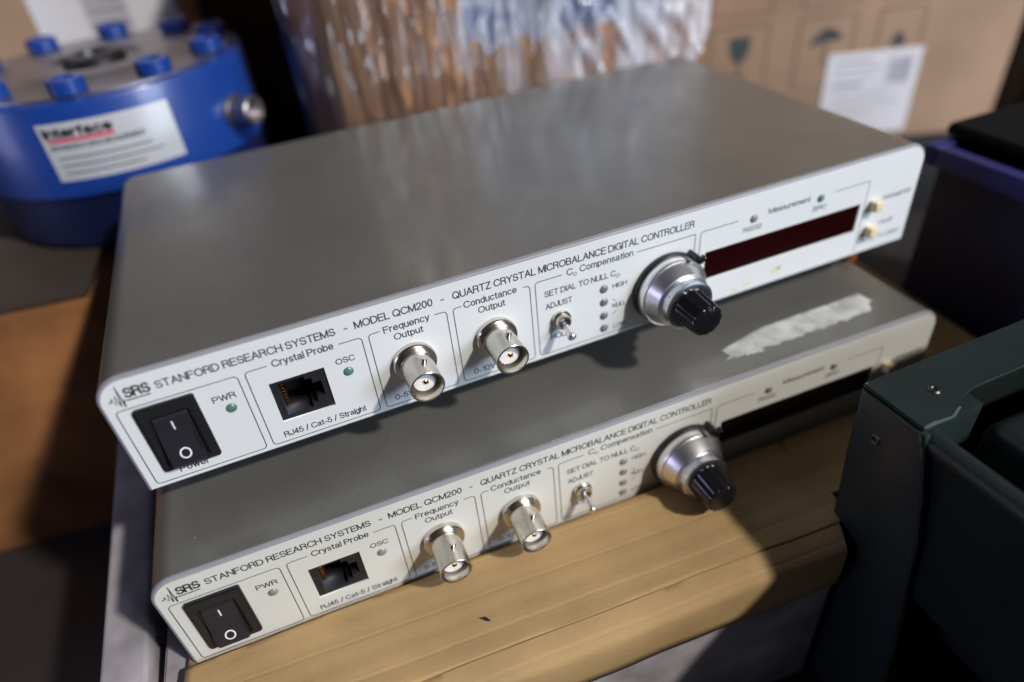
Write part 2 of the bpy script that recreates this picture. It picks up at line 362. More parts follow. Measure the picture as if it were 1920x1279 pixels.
    G['y'] = (.46, [[(0, x), (.24, .02)], [(.46, x), (.2, -.18), (.1, -.26), (.02, -.25)]])
    return G
GLYPH = _glyphs()
def text_bm(bm, s, x, z, h, width=None, y=0, weight=0.0, slant=0):
    """monoline sans lettering in the x-z plane facing -y; h = cap height; width = fitted total width; x = left end"""
    gap = .21; pen = 0; strokes = []
    for ch in s:
        if ch == ' ': pen += .34; continue
        adv, st_ = GLYPH[ch]
        for p in st_: strokes.append([(pen + a, b) for a, b in p])
        pen += adv + gap
    tot = pen - gap
    kx = h if width is None else width / max(tot, .01)
    w = h * (.17 + weight); n_ = 0
    for p in strokes:
        q_ = [(x + (a + slant * b) * kx, z + b * h) for a, b in p]
        # split at sharp corners and square off each run by half a pen width
        runs = [[q_[0]]]
        for i in range(1, len(q_)):
            runs[-1].append(q_[i])
            if i < len(q_) - 1:
                d1 = math.atan2(q_[i][1] - q_[i - 1][1], q_[i][0] - q_[i - 1][0]); d2 = math.atan2(q_[i + 1][1] - q_[i][1], q_[i + 1][0] - q_[i][0])
                if abs((d2 - d1 + math.pi) % (2 * math.pi) - math.pi) > R(48): runs.append([q_[i]])
        for r_ in runs:
            r_ = [p for k, p in enumerate(r_) if k == 0 or (abs(p[0] - r_[k - 1][0]) + abs(p[1] - r_[k - 1][1])) > 1e-7]
            if len(r_) < 2: continue
            def ext(a, b):
                l = math.hypot(a[0] - b[0], a[1] - b[1]) or 1
                return (a[0] + (a[0] - b[0]) / l * w * .45, a[1] + (a[1] - b[1]) / l * w * .45)
            r_ = [ext(r_[0], r_[1])] + r_[1:-1] + [ext(r_[-1], r_[-2])]
            stroke(bm, r_, w, y - (n_ % 7) * 1.2e-6); n_ += 1
def stroke(bm, pts, w, y):
    """flat ribbon along polyline in x-z plane"""
    n = len(pts); L = []; Rr = []
    for i, (x, z) in enumerate(pts):
        a = pts[max(i - 1, 0)]; b = pts[min(i + 1, n - 1)]
        dx, dz = b[0] - a[0], b[1] - a[1]; l = math.hypot(dx, dz) or 1
        nx, nz = -dz / l * w / 2, dx / l * w / 2
        L.append(bm.verts.new((x + nx, y, z + nz))); Rr.append(bm.verts.new((x - nx, y, z - nz)))
    for i in range(n - 1):
        bm.faces.new((L[i], L[i + 1], Rr[i + 1], Rr[i]))
def prism(bm, prof, x0, x1, plane='yz'):
    """extrude a closed (y,z) profile along x"""
    a = [bm.verts.new((x0, y, z)) for y, z in prof]; b = [bm.verts.new((x1, y, z)) for y, z in prof]
    n = len(prof)
    bm.faces.new(a); bm.faces.new(list(reversed(b)))
    for i in range(n): bm.faces.new((a[i], b[i], b[(i + 1) % n], a[(i + 1) % n]))
    return bm
mm = .001

# ================================================================ setting: floor and back
link('floor', bx(-3, 3, -2, 4, -.145, -.125), M['floor'])['kind'] = 'structure'
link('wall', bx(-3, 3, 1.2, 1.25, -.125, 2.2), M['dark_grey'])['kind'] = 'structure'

# ================================================================ instruments
WD, HT, DP, RC = 260 * mm, 36.7 * mm, 137.7 * mm, 7 * mm
def outline(i=0, zb=0):
    r = RC - i
    return [(i, zb), (WD - i, zb)] + arc(WD - RC, HT - RC, r, 0, 90, 10) + arc(RC, HT - RC, r, 90, 180, 10)
GAP = 12.65 * mm

def make_device(name, loc, rz, label, v):
    d = empty(name, loc, rz); tag(d, label, 'instrument', 'stacked bench instruments')
    s = mm
    # case: rounded hood
    bm = bmesh.new()
    rings = []
    for (y, ins) in ((1.6, 0.15), (1.75, 0), (DP / mm - .6, 0), (DP / mm, .6)):
        rings.append([bm.verts.new((x, y * mm, z)) for x, z in outline(ins * mm, 0.0)])
    n = len(rings[0])
    for a, b in zip(rings[:-1], rings[1:]):
        for i in range(n): bm.faces.new((a[i], a[(i + 1) % n], b[(i + 1) % n], b[i]))
    bm.faces.new(list(reversed(rings[-1])))
    link('case', bm, M['case'], d, 35)
    # bezel: the lighter front rim
    bm = bmesh.new(); rings = []
    for (y, ins) in ((1.58, 0.05), (1.1, -.15), (.35, 0.05), (.05, .5), (.05, 1.0)):
        rings.append([bm.verts.new((x, y * mm, z)) for x, z in outline(ins * mm, 0.02 * mm)])
    for a, b in zip(rings[:-1], rings[1:]):
        for i in range(n): bm.faces.new((a[i], a[(i + 1) % n], b[(i + 1) % n], b[i]))
    link('bezel', bm, M['bezel'], d, 35)
    # holes
    sw = (6.4, 20.0, 5.4, 26.1); rj = (37.7, 52.3, 8.2, 21.8); ds = (172.9, 235.2, 9.8, 20.3)
    pan = plate([outline(.75 * mm, .25 * mm), rect(*[k * mm for k in sw]), rect(*[k * mm for k in rj]), rect(*[k * mm for k in ds])], 0, 1.2 * mm)
    fp = link('front_panel', pan, M[v['panel']], d)
    if v['stain']:
        bm = bmesh.new()
        for cx, cz, rr in ((202.6, 4.4, 2.0), (191, 2.6, 1.6), (186, 1.9, 1.4), (204.2, 5.4, 1.2)):
            vs = []
            for i in range(14):
                a = i / 14 * 2 * math.pi; q = rr * (.75 + .35 * random.random())
                vs.append(bm.verts.new(((cx + q * 1.3 * math.cos(a)) * mm, -.012 * mm, (cz + q * .6 * math.sin(a)) * mm)))
            bm.faces.new(vs)
        link('glue_stain', bm, M['stain'], fp)
    # lettering
    y = -.02 * mm
    T = bmesh.new()
    def t(s_, x0, x1, z, h, wt=0.0): text_bm(T, s_, x0 * mm, z * mm, h * mm, (x1 - x0) * mm, y, wt)
    t('STANFORD RESEARCH SYSTEMS', 13.6, 57.6, 30.7, 2.05)
    t('-', 60.2, 60.9, 30.9, 2.0); t('MODEL QCM200', 63.0, 84.3, 30.8, 2.05)
    t('-', 86.9, 87.6, 30.9, 2.0); t('QUARTZ CRYSTAL MICROBALANCE DIGITAL CONTROLLER', 90.3, 167.7, 30.8, 2.05)
    t('Crystal Probe', 40.4, 56.1, 26.7, 1.95)
    t('RJ45 / Cat-5 / Straight', 36.9, 59.8, 3.0, 1.75)
    t('PWR', 23.8, 29.3, 21.2, 1.75); t('OSC', 55.7, 60.7, 21.3, 1.65); t('Power', 9.3, 16.6, 3.1, 1.9)
    t('Frequency', 70.0, 82.7, 26.6, 1.9); t('Output', 72.4, 80.4, 23.5, 1.85); t('0-5V', 68.7, 74.2, 3.1, 1.7)
    t('Conductance', 93.0, 108.7, 26.9, 1.9); t('Output', 97.0, 104.9, 23.8, 1.85); t('0-10V', 93.1, 99.8, 3.0, 1.7)
    t('C', 124.8, 126.6, 27.3, 1.9); t('0', 126.9, 127.8, 26.5, 1.1); t('Compensation', 129.0, 146.6, 27.3, 1.9)
    t('SET DIAL TO NULL C', 117.4, 140.7, 22.2, 1.75); t('0', 141.0, 142.1, 21.4, 1.1)
    t('ADJUST', 117.5, 126.0, 17.8, 1.75); t('HOLD', 118.7, 124.9, 6.3, 1.7)
    t('HIGH', 139.9, 144.6, 17.9, 1.45); t('NULL', 139.9, 144.4, 10.7, 1.45); t('LOW', 140.2, 144.2, 2.9, 1.45)
    t('RS232', 186.8, 193.6, 23.3, 1.45); t('ZERO', 213.9, 219.5, 23.2, 1.45); t('Measurement', 196.0, 212.1, 27.4, 1.75)
    t('PARAMETER', 245.0, 257.2, 19.2, 1.35); t('VALUE', 245.8, 252.0, 9.6, 1.35); t('HOLD TO ZERO', 239.9, 256.8, 4.0, 1.35)
    link('lettering', T, M['ink'], fp)
    # frames
    F = bmesh.new()
    def frame(x0, x1, z0, z1, g0, g1, r=1.1, left=True, right=True, round_tr=True, w=.26):
        pts = []
        P = [(g0, z1)] + arc(x0 + r, z1 - r, r, 90, 180, 5) + arc(x0 + r, z0 + r, r, 180, 270, 5)
        if round_tr: P += arc(x1 - r, z0 + r, r, 270, 360, 5) + arc(x1 - r, z1 - r, r, 0, 90, 5)
        else: P += arc(x1 - r, z0 + r, r, 270, 360, 5) + [(x1, z1 - .01), (x1 - .01, z1)]
        P.append((g1, z1))
        stroke(F, [(a * mm, b * mm) for a, b in P], w * mm, y)
    frame(2.6, 31.4, 1.4, 27.3, 16, 15.99)
    frame(33.3, 63.8, 1.4, 27.5, 39.1, 57.7)
    frame(65.7, 87.8, 1.4, 27.6, 69.0, 84.4)
    frame(89.7, 112.9, 1.4, 27.7, 92.2, 110.9)
    frame(114.6, 168.6, 1.5, 28.0, 123.2, 148.0, round_tr=False)
    P = [(184.3, 28.1)] + arc(171.6, 27.0, 1.1, 90, 180, 5) + [(170.5, 1.4)]
    stroke(F, [(a * mm, b * mm) for a, b in P], .26 * mm, y)
    stroke(F, [(a * mm, b * mm) for a, b in [(222, 28.1), (236.99, 28.1), (237.0, 28.09), (237.2, 1.4)]], .24 * mm, y)
    stroke(F, [(139.7 * mm, 13.9 * mm), (141.2 * mm, 12.9 * mm)], .2 * mm, y); stroke(F, [(139.7 * mm, 8.4 * mm), (141.2 * mm, 9.4 * mm)], .2 * mm, y)
    link('frame_lines', F, M['line_ink'], fp)
    # pulse logo
    G = bmesh.new()
    text_bm(G, 'SRS', 6.5 * mm, 30.7 * mm, 2.5 * mm, 5.5 * mm, y - .01 * mm, .045, .05)
    stroke(G, [(a * mm, b * mm) for a, b in ((2.4, 30.4), (2.9, 30.3), (3.3, 31.4), (3.8, 29.3), (4.3, 32.0), (4.7, 28.6), (5.2, 34.6), (5.5, 28.0), (5.95, 30.3), (6.3, 29.8), (11.8, 29.8))], .36 * mm, y)
    link('logo', G, M['logo'], fp)
    # power switch
    bm = plate([rrect(6.0 * mm, 20.4 * mm, 5.0 * mm, 26.5 * mm, .7 * mm), rrect(8.6 * mm, 17.8 * mm, 7.2 * mm, 22.9 * mm, .5 * mm)], -1.3 * mm, 6 * mm)
    bmesh.ops.bevel(bm, geom=[e for e in bm.edges if all(abs(v.co.y + 1.3 * mm) < 1e-6 for v in e.verts) and e.calc_face_angle(0) > .5], offset=.5 * mm, segments=2, affect='EDGES')
    ps = link('power_switch', bm, M['black'], d, 30)
    bm = bmesh.new()
    prof = [(5, 7.5), (-3.3, 7.5), (-3.7, 7.9), (-3.2, 10.5), (-1.75, 15.0), (-1.35, 18.5), (-1.3, 22.0), (-.9, 22.6), (5, 22.6)]
    prism(bm, [(a * mm, b * mm) for a, b in prof], 8.9 * mm, 17.5 * mm)
    bmesh.ops.bevel(bm, geom=[e for e in bm.edges if all(v.co.y < 0 for v in e.verts) and (abs(e.verts[0].co.x - e.verts[1].co.x) < 1e-6)], offset=.35 * mm, segments=2, affect='EDGES')
    rk = link('rocker', bm, M['rocker'], ps, 25)
    bm = bmesh.new()
    def surf(z):  # y on the rocker front at z (mm)
        pr = prof[2:7]
        for (ya, za), (yb, zb) in zip(pr[:-1], pr[1:]):
            if za <= z <= zb: return ya + (yb - ya) * (z - za) / (zb - za)
        return -1.3
    stroke(bm, [(13.2 * mm, 20.9 * mm), (13.2 * mm, 18.2 * mm)], .42 * mm, 0)
    ring = [(13.2 + 1.25 * math.cos(a / 24 * 2 * math.pi), 11.1 + 1.35 * math.sin(a / 24 * 2 * math.pi)) for a in range(25)]
    stroke(bm, [(a * mm, b * mm) for a, b in ring], .42 * mm, 0)
    for vv in bm.verts: vv.co.y = (surf(vv.co.z / mm) - .06) * mm
    link('switch_symbols', bm, M['white_mark'], ps)
    # modular jack
    bm = plate([rrect(37.8 * mm, 52.2 * mm, 8.3 * mm, 21.7 * mm, .1 * mm),
                [(a * mm, b * mm) for a, b in ((39.6, 9.6), (46.6, 9.6), (46.6, 10.9), (48.3, 10.9), (48.3, 12.6), (50.6, 12.6), (50.6, 17.6), (48.3, 17.6), (48.3, 19.4), (46.6, 19.4), (46.6, 20.6), (39.6, 20.6))]], .5 * mm, 11 * mm)
    jk = link('modular_jack', bm, M['jack'], d)
    link('jack_back', bx(38.2 * mm, 51.8 * mm, 11.1 * mm, 12 * mm, 8.6 * mm, 21.4 * mm), M['jack'], jk)
    bm = bmesh.new()
    for k in range(8):
        zc = 10.9 + k * 1.16
        box(bm, 40 * mm, 40.8 * mm, 3.5 * mm, 10.5 * mm, (zc - .16) * mm, (zc + .16) * mm)
    link('contacts', bm, M['gold'], jk)
    # indicator lights
    dome = [(1.42, -1), (1.42, .05), (1.3, .25), (1.0, .5), (.6, .62), (.2, .66)]
    for x, z, mk in v['leds']:
        link('indicator_light', lt([(a * mm, b * mm) for a, b in dome], n=24, origin=(x * mm, 0, z * mm)), M[mk], d, 60)
    # coaxial connectors
    for x, z in ((76.3, 14.7), (101.1, 14.4)):
        o3 = (x * mm, 0, z * mm)
        prof = [(5.0, 0), (5.0, 2.5), (4.7, 2.7), (4.7, 12.5), (4.85, 12.6), (4.85, 13.0), (4.75, 13.1), (4.4, 13.1), (4.3, 12.8), (4.3, 5.0)]
        cn = link('coaxial_connector', lt([(a * mm, b * mm) for a, b in prof], n=40, origin=o3), M['nickel'], d, 40)
        bm = bmesh.new()
        lathe(bm, [(r * mm, dd * mm) for r, dd in ((6.3, .0), (6.3, 1.5), (6.05, 1.9), (5.02, 1.9))], n=48, origin=o3)
        link('nut', bm, M['nickel'], cn, 30)
        bm = bmesh.new()
        for a in (75, 255):
            c_, s_ = math.cos(R(a)), math.sin(R(a))
            r1 = bmesh.ops.create_cone(bm, cap_ends=True, segments=16, radius1=.95 * mm, radius2=.85 * mm, depth=2.0 * mm)
            mt = Matrix.Translation(Vector(o3) + Vector((c_ * 5.0 * mm, -7.6 * mm, s_ * 5.0 * mm))) @ Vector((c_, 0, s_)).to_track_quat('Z', 'Y').to_matrix().to_4x4()
            bmesh.ops.transform(bm, matrix=mt, verts=r1['verts'])
        link('lug', bm, M['nickel'], cn, 40)
        link('insulator', lt([(a * mm, b * mm) for a, b in ((4.2, 4.9), (4.2, 6.4), (3.3, 6.6), (3.1, 10.4), (2.2, 10.8), (.95, 10.8), (.9, 6))], n=28, origin=o3), M['teflon'], cn, 40)
        link('pin', lt([(a * mm, b * mm) for a, b in ((.88, 5), (.88, 10.6), (.5, 10.9), (.45, 7))], n=16, origin=o3), M['gold'], cn, 40)
    # toggle switch
    o3 = (122.1 * mm, 0, 12.9 * mm)
    tg = link('toggle_switch', lt([(a * mm, b * mm) for a, b in ((3.1, 0), (3.1, .9), (2.9, 1.15), (2.45, 1.2), (2.3, 2.6), (2.1, 2.9), (1.45, 2.9), (1.3, 1.0))], n=6 * 5, origin=o3), M['nickel'], d, 30)
    link('bushing_hole', lt([(a * mm, b * mm) for a, b in ((1.28, 1.0), (1.28, 2.2), (.1, 2.2))], n=20, origin=o3), M['black'], tg)
    bm = bmesh.new(); lathe(bm, [(a * mm, b * mm) for a, b in ((.85, 0), (.9, 2.5), (1.25, 5.8), (1.4, 6.7), (1.3, 7.2), (.9, 7.5), (.2, 7.6))], n=20, axis='z')
    dr = Vector((.02, -.93, -.33)).normalized()
    bm.transform(Matrix.Translation(Vector((122.1 * mm, -.6 * mm, 12.9 * mm))) @ dr.to_track_quat('Z', 'Y').to_matrix().to_4x4())
    link('lever', bm, M['chrome'], tg, 50)
    # dial
    o3 = (159.0 * mm, 0, 12.4 * mm)
    dl = link('dial', lt([(a * mm, b * mm) for a, b in ((11.3, 1.6), (11.5, 1.9), (11.5, 4.9), (11.3, 5.15), (10.9, 5.2), (10.8, 5.5), (8.9, 9.3), (8.5, 9.45), (7.0, 9.45))], n=64, origin=o3), M['chrome'], d, 40)
    link('dial_ring', lt([(a * mm, b * mm) for a, b in ((11.9, 0.02), (12.1, .3), (12.1, 1.4), (11.9, 1.7), (11.0, 1.75))], n=64, origin=o3), M['black'], dl, 40)
    link('dial_collar', lt([(a * mm, b * mm) for a, b in ((8.0, 9.3), (8.15, 9.7), (8.15, 10.0), (7.95, 10.1), (7.95, 12.3), (8.15, 12.4), (8.1, 12.8), (7.4, 13.1), (6.3, 12.9), (5.4, 12.9))], n=64, origin=o3), M['chrome_brushed'], dl, 40)
    bm = bmesh.new()
    for k in range(50):
        a = k / 50 * 2 * math.pi; L_ = 1.6 if k % 5 == 0 else .9
        u = Vector((math.cos(a), 0, math.sin(a))); tn = Vector((-math.sin(a), 0, math.cos(a)))
        cpt = Vector(o3) + u * 8.02 * mm
        q = [cpt + tn * .08 * mm + Vector((0, -10.0 * mm, 0)), cpt - tn * .08 * mm + Vector((0, -10.0 * mm, 0)), cpt - tn * .08 * mm + Vector((0, -(10.0 + L_) * mm, 0)), cpt + tn * .08 * mm + Vector((0, -(10.0 + L_) * mm, 0))]
        bm.faces.new([bm.verts.new(p) for p in q])
    link('dial_scale', bm, M['logo'], dl)
    link('knob', lt([(a * mm, b * mm) for a, b in ((5.9, 11.6), (5.9, 13.2), (5.75, 13.4), (5.35, 21.0), (5.0, 21.8), (4.4, 22.1), (1.2, 22.15))], n=72, origin=o3, flutes=(12, .35 * mm, 4.9 * mm)), M['black_gloss'], dl, 35)
    # turns-counter window with index mark
    a = R(70); u = Vector((math.cos(a), 0, math.sin(a))); tn = Vector((-math.sin(a), 0, math.cos(a)))
    bm = bmesh.new(); box(bm, -.75 * mm, .75 * mm, -1.7 * mm, 1.7 * mm, -.4 * mm, .08 * mm, .05 * mm, 1)
    rot = Matrix((( tn.x, 0, u.x, 0), (tn.y, -1, u.y, 0), (tn.z, 0, u.z, 0), (0, 0, 0, 1)))
    bm.transform(Matrix.Translation(Vector(o3) + u * 11.45 * mm + Vector((0, -3.9 * mm, 0))) @ rot)
    link('counter_window', bm, M['black'], dl)
    # lock lever on the rim
    a = R(48); u = Vector((math.cos(a), 0, math.sin(a))); tn = Vector((-math.sin(a), 0, math.cos(a)))
    rot = Matrix((( tn.x, 0, u.x, 0), (0, -1, 0, 0), (tn.z, 0, u.z, 0), (0, 0, 0, 1)))
    bm = bmesh.new(); box(bm, -1.5 * mm, 1.5 * mm, -3.6 * mm, 2.2 * mm, -1.5 * mm, 1.1 * mm, .5 * mm, 2)
    box(bm, -2.2 * mm, -1.2 * mm, -.2 * mm, 2.0 * mm, -.8 * mm, 1.9 * mm, .3 * mm, 1)
    bm.transform(Matrix.Translation(Vector(o3) + u * 12.5 * mm + Vector((0, -2.8 * mm, 0))) @ rot)
    link('lock_lever', bm, M['black_gloss'], dl, 40)
    # display
    link('display_window', bx(172.95 * mm, 235.15 * mm, .35 * mm, 2 * mm, 9.85 * mm, 20.25 * mm, bev=.1 * mm, seg=1), M[v['display']], d)
    # keys
    for x, z in ((240.8, 18.6), (241.2, 8.8)):
        link('push_key', bx((x - 1.5) * mm, (x + 1.7) * mm, -3.1 * mm, 1 * mm, (z - 1.7) * mm, (z + 1.7) * mm, bev=.3 * mm), M['key_cream'], d, 40)
        
    # feet
    for x, y_ in ((17.9, 19.5), (242, 19.5), (17.9, 120), (242, 120)):
        if v['feet']:
            link('foot', lt([(a * mm, b * mm) for a, b in ((5.0, -GAP / mm), (5.8, -GAP / mm + .4), (6.1, -3), (6.3, -.02))], n=28, origin=(x * mm, y_ * mm, 0), axis='z'), M['rubber'], d, 40)
    return d
LU = [(27.2, 18.2, 'led_green'), (58.2, 18.1, 'led_green'), (136.8, 18.6, 'led_dark'), (136.8, 13.8, 'led_dark'), (136.8, 8.8, 'led_dark'), (136.8, 4.1, 'led_dark'), (190.3, 27.3, 'led_grey'), (216.6, 27.3, 'led_green')]
LL = [(a, b, 'led_grey') for a, b, c in LU]
LL[-1] = (216.6, 27.3, 'led_dark'); LL[-2] = (190.3, 27.3, 'led_dark')
up = make_device('bench_instrument', (0, 0, 0), 0, 'upper grey instrument with white front panel stacked on top of its twin', dict(panel='panel', display='display', leds=LU, stain=True, feet=True))
LOC_L = Vector((-6.43 * mm, -20.58 * mm, -49.37 * mm))
lo = make_device('bench_instrument', LOC_L, -.024103, 'lower grey instrument resting on cardboard with torn tape residue on its lid', dict(panel='panel_shaded', display='display_black', leds=LL, stain=False, feet=False))

# torn paper tape on the lower lid (local coords of the lower device)
bm = bmesh.new()
ML = Matrix.Translation(LOC_L) @ Matrix.Rotation(-.024103, 4, 'Z')
inv = ML.inverted()
A = inv @ Vector((175.3 * mm, -8 * mm, -GAP)); B = inv @ Vector((236.5 * mm, -8.4 * mm, -GAP))
top, bot = [], []
N = 60
for i in range(N + 1):
    f = i / N
    x = A.x + (B.x - A.x) * f
    yt = A.y + 1.5 * mm + (B.y - A.y) * f + .3 * mm * noise.noise(Vector((x * 300, 0, 0)))
    wdt = 9.5 * mm + 1.0 * mm * noise.noise(Vector((x * 300, 3, 0))) + (.35 * mm * random.random())
    if f < .3: yt -= (0.3 - f) * 26 * mm * .5; wdt *= .35 + .65 * f / .3
    if f > .93: wdt *= 1 - (f - .93) * 7
    top.append((x - .0 * mm, yt)); bot.append((x + (2.5 if i % 3 == 0 else 0) * mm * .3, yt - wdt))
zt = HT + .12 * mm
for i in range(N):
    vs = [bm.verts.new((p[0], p[1], zt)) for p in (bot[i], bot[i + 1], top[i + 1], top[i])]
    bm.faces.new(vs)
for k in range(7):   # loose shreds at its left end
    x = A.x + (1 + k * 1.5) * mm; y0 = A.y - (5.5 + 1.2 * random.random()) * mm
    a = [(x - 3.5 * mm * random.random(), y0 - (1 + .4 * k) * mm), (x + 2.2 * mm, y0 - .2 * mm - .5 * k * mm), (x + 1.2 * mm, y0 + .9 * mm)]
    bm.faces.new([bm.verts.new((p[0], p[1], zt + (.02 + .012 * k) * mm)) for p in a])
a = [(B.x - 16 * mm, B.y - 9.4 * mm), (B.x + 2.5 * mm, B.y - 3.4 * mm), (B.x - 14 * mm, B.y - 8.0 * mm)]
bm.faces.new([bm.verts.new((p[0], p[1], zt + .015 * mm)) for p in a])
bmesh.ops.remove_doubles(bm, verts=bm.verts, dist=1e-6)
e = bmesh.ops.extrude_face_region(bm, geom=bm.faces[:])
for vv in e['geom']:
    if isinstance(vv, bmesh.types.BMVert): vv.co.z -= .13 * mm
link('tape_residue', bm, M['residue'], lo)

oc = link('plastic_cap', lt([(a * mm, b * mm) for a, b in ((2.6, 0), (2.8, .3), (2.8, 3.6), (2.2, 4.4), (.5, 4.6))], n=20, axis='z'), M['orange'], None, 50)
oc.location = (251.5 * mm, 13.5 * mm, -GAP + .1 * mm); tag(oc, 'tiny orange cap sitting between the two instruments at their right end', 'cap')
# ================================================================ cardboard under the lower device
KY = R(-3.7)
kb = empty('cardboard_box', (-10 * mm, -50 * mm, -46.4 * mm), KY); tag(kb, 'flattened tan cardboard lid with folded front edge under the lower instrument', 'cardboard box')
MK = Matrix.Translation(kb.location) @ Matrix.Rotation(KY, 4, 'Z'); KI = inv @ MK   # kraft local -> lower device local
bm = bmesh.new()
NX, NY = 150, 120
KL, KD = 302 * mm, 215 * mm
def kz(x, y):
    p = KI @ Vector((x, y, 0))     # position in lower device frame
    f = 0.0
    dx = min(p.x + 1.0 * mm, WD + 1 * mm - p.x); dy = min(p.y + .4 * mm, DP + 1 * mm - p.y)
    dd = min(dx, dy)
    t_ = max(0, min(1, (dd + 2.2 * mm) / (2.2 * mm)))
    z = -3.35 * mm * (t_ * t_ * (3 - 2 * t_))
    z += .35 * mm * noise.noise(Vector((x * 22, y * 30, 0))) * (1 - t_)
    z += .10 * mm * math.sin(y * 900 + 1.5 * noise.noise(Vector((x * 12, y * 8, 4)))) * (1 - t_)
    return z
XCUT = 199 * mm
def front(x): return -.3 * mm + 1.2 * mm * noise.noise(Vector((x * 18, 9, 0)))
rows = []
prof_pts = []   # fold: over the crease and down the front
for i in range(NX + 1):
    x = KL * i / NX; row = []
    fy = front(x)
    # front flap from bottom to crease (the board is cut back where the cabinet frame stands)
    cut = x >= XCUT
    for (dy, dz) in ((-8.3, -19.5), (-8.5, -15), (-8.7, -9), (-8.6, -4.6), (-8.2, -2.9), (-7.2, -2.0), (-2.6, -.5), (-.5, -.2), (-.15, -.95), (.3, -.05)):
        if cut: row.append(bm.verts.new((x, 10 * mm - .4 * mm + dy * .02 * mm, kz(x, 10 * mm) + dz * .02 * mm))); continue
        row.append(bm.verts.new((min(x, (190.5 + .35 * (dy + 8.9)) * mm), fy + dy * mm + .3 * mm * noise.noise(Vector((x * 60, dy, 1))), dz * mm + .25 * mm * noise.noise(Vector((x * 40, dz, 5))) + (kz(x, fy + 1 * mm) if dz > -4 else 0))))
    for j in range(NY + 1):
        y0_ = fy + .6 * mm if x < XCUT else 10 * mm
        y = y0_ + (KD - y0_) * (j / NY) ** 1.35
        xx = x
        if i == 0: xx = x - 6 * mm * math.exp(-((y + 1 * mm) / (14 * mm)) ** 2) + .8 * mm * noise.noise(Vector((y * 90, 0, 0)))
        row.append(bm.verts.new((xx, y, kz(x, y))))
    rows.append(row)
for a, b in zip(rows[:-1], rows[1:]):
    for j in range(len(a) - 1): bm.faces.new((a[j], b[j], b[j + 1], a[j + 1]))
lid = link('lid', bm, M['kraft'], kb, 60)
sd = lid.modifiers.new('thick', 'SOLIDIFY'); sd.thickness = 1.2 * mm; sd.offset = -1
sd = None
bm = bmesh.new()
for k, (a, b) in enumerate([((0, 0), (1.5, -.8)), ((1.5, -.8), (1.9, -2.3)), ((1.9, -2.3), (.6, -1.2))]): pass
vs = [bm.verts.new(KI.inverted() @ inv @ Vector((73 * mm + a * mm, -45.4 * mm + b * mm, -46.0 * mm))) for a, b in ((-1.6, 1.1), (.4, .6), (1.5, -1.5), (.1, -.9), (-.7, .1))]
bm.faces.new(vs)
for v_ in bm.verts: v_.co.z = kz(v_.co.x, v_.co.y) + .08 * mm
link('punched_hole', bm, M['logo'], kb)
# long dark pressed line on the lid
# ---------------------------------------------------------------- pale carton under the lid
pc = empty('pale_carton', (-10 * mm, -50 * mm, -125 * mm), KY); tag(pc, 'pale grey carton beneath the cardboard lid, its edge showing at left', 'carton')
bm = bmesh.new()
pp = [(-8, -6.6), (192, -6.6), (193, 11), (300, 11), (300, 210), (-8, 210)]
a = [bm.verts.new((x * mm, y * mm, 0)) for x, y in pp]; b = [bm.verts.new((x * mm, y * mm, 73.5 * mm)) for x, y in pp]
bm.faces.new(a); bm.faces.new(list(reversed(b)))
for i in range(6): bm.faces.new((a[i], b[i], b[(i + 1) % 6], a[(i + 1) % 6]))
bmesh.ops.bevel(bm, geom=bm.edges[:], offset=.8 * mm, segments=2, affect='EDGES')
link('body', bm, M['white_card'], pc, 40)
sf = link('side_flap', bx(-22.5 * mm, -9.4 * mm, -16 * mm, 205 * mm, 0, 76.0 * mm, bev=1.5 * mm, seg=3), M['white_card'], pc, 40); sf.rotation_euler = (0, 0, -KY)

# ================================================================ left background: orange cardboard box
lb = link('cardboard_box', bx(-300 * mm, 0, 0, 260 * mm, 0, 121.9 * mm, bev=1.5 * mm), M['kraft_left'], None, 40)
lb.location = (-26 * mm, 125 * mm, -125 * mm); lb.rotation_euler = (0, 0, R(-7))
tag(lb, 'orange brown cardboard box on the floor left of the instruments', 'cardboard box')

bd = link('dark_top_board', bx(-298 * mm, -1 * mm, 2.5 * mm, 258 * mm, 0, 3 * mm, bev=.6 * mm), M['dark_grey'], None, 40)  # board added so that the box top shows dark instead of lit
bd.location = (-26 * mm, 125 * mm, -3 * mm); bd.rotation_euler = (0, 0, R(-7)); tag(bd, 'added dark grey board darkening the top of the orange brown box, under the blue sensor', 'board')
# ================================================================ blue load cell
lc = empty('load_cell', (-2.5 * mm, 223 * mm, 0)); lc.scale = (1.235, 1.235, 1.042); tag(lc, 'round blue metal sensor with bolts around its top and a silver sticker', 'sensor')
RL = 51.8
link('body', lt([(a * mm, b * mm) for a, b in ((RL - 2.5, 23.5), (RL, 24.2), (RL, 58.2), (RL - .6, 59.6), (RL - 2, 60), (25, 60), (24, 58.5))], n=96, axis='z'), M['blue'], lc, 30)
link('shaded_lower_body', lt([(a * mm, b * mm) for a, b in ((RL - 4, 0), (RL - 1.6, 2), (RL - 1.6, 23.4), (RL - 5, 23.5))], n=96, axis='z'), M['blue_shaded'], lc, 30)  # lower body split off to carry painted shade
link('top_plate', lt([(a * mm, b * mm) for a, b in ((47.5, 60.02), (47.5, 60.8), (30, 60.9), (28, 61.8), (17, 62.0), (16, 61), (12, 58), (8, 57.6))], n=72, axis='z'), M['steel'], lc, 30)
link('centre_hub', lt([(a * mm, b * mm) for a, b in ((11, 60), (11, 63.5), (9.5, 64.5), (6, 64.5), (5.5, 61))], n=40, axis='z'), M['dark_steel'], lc, 30)
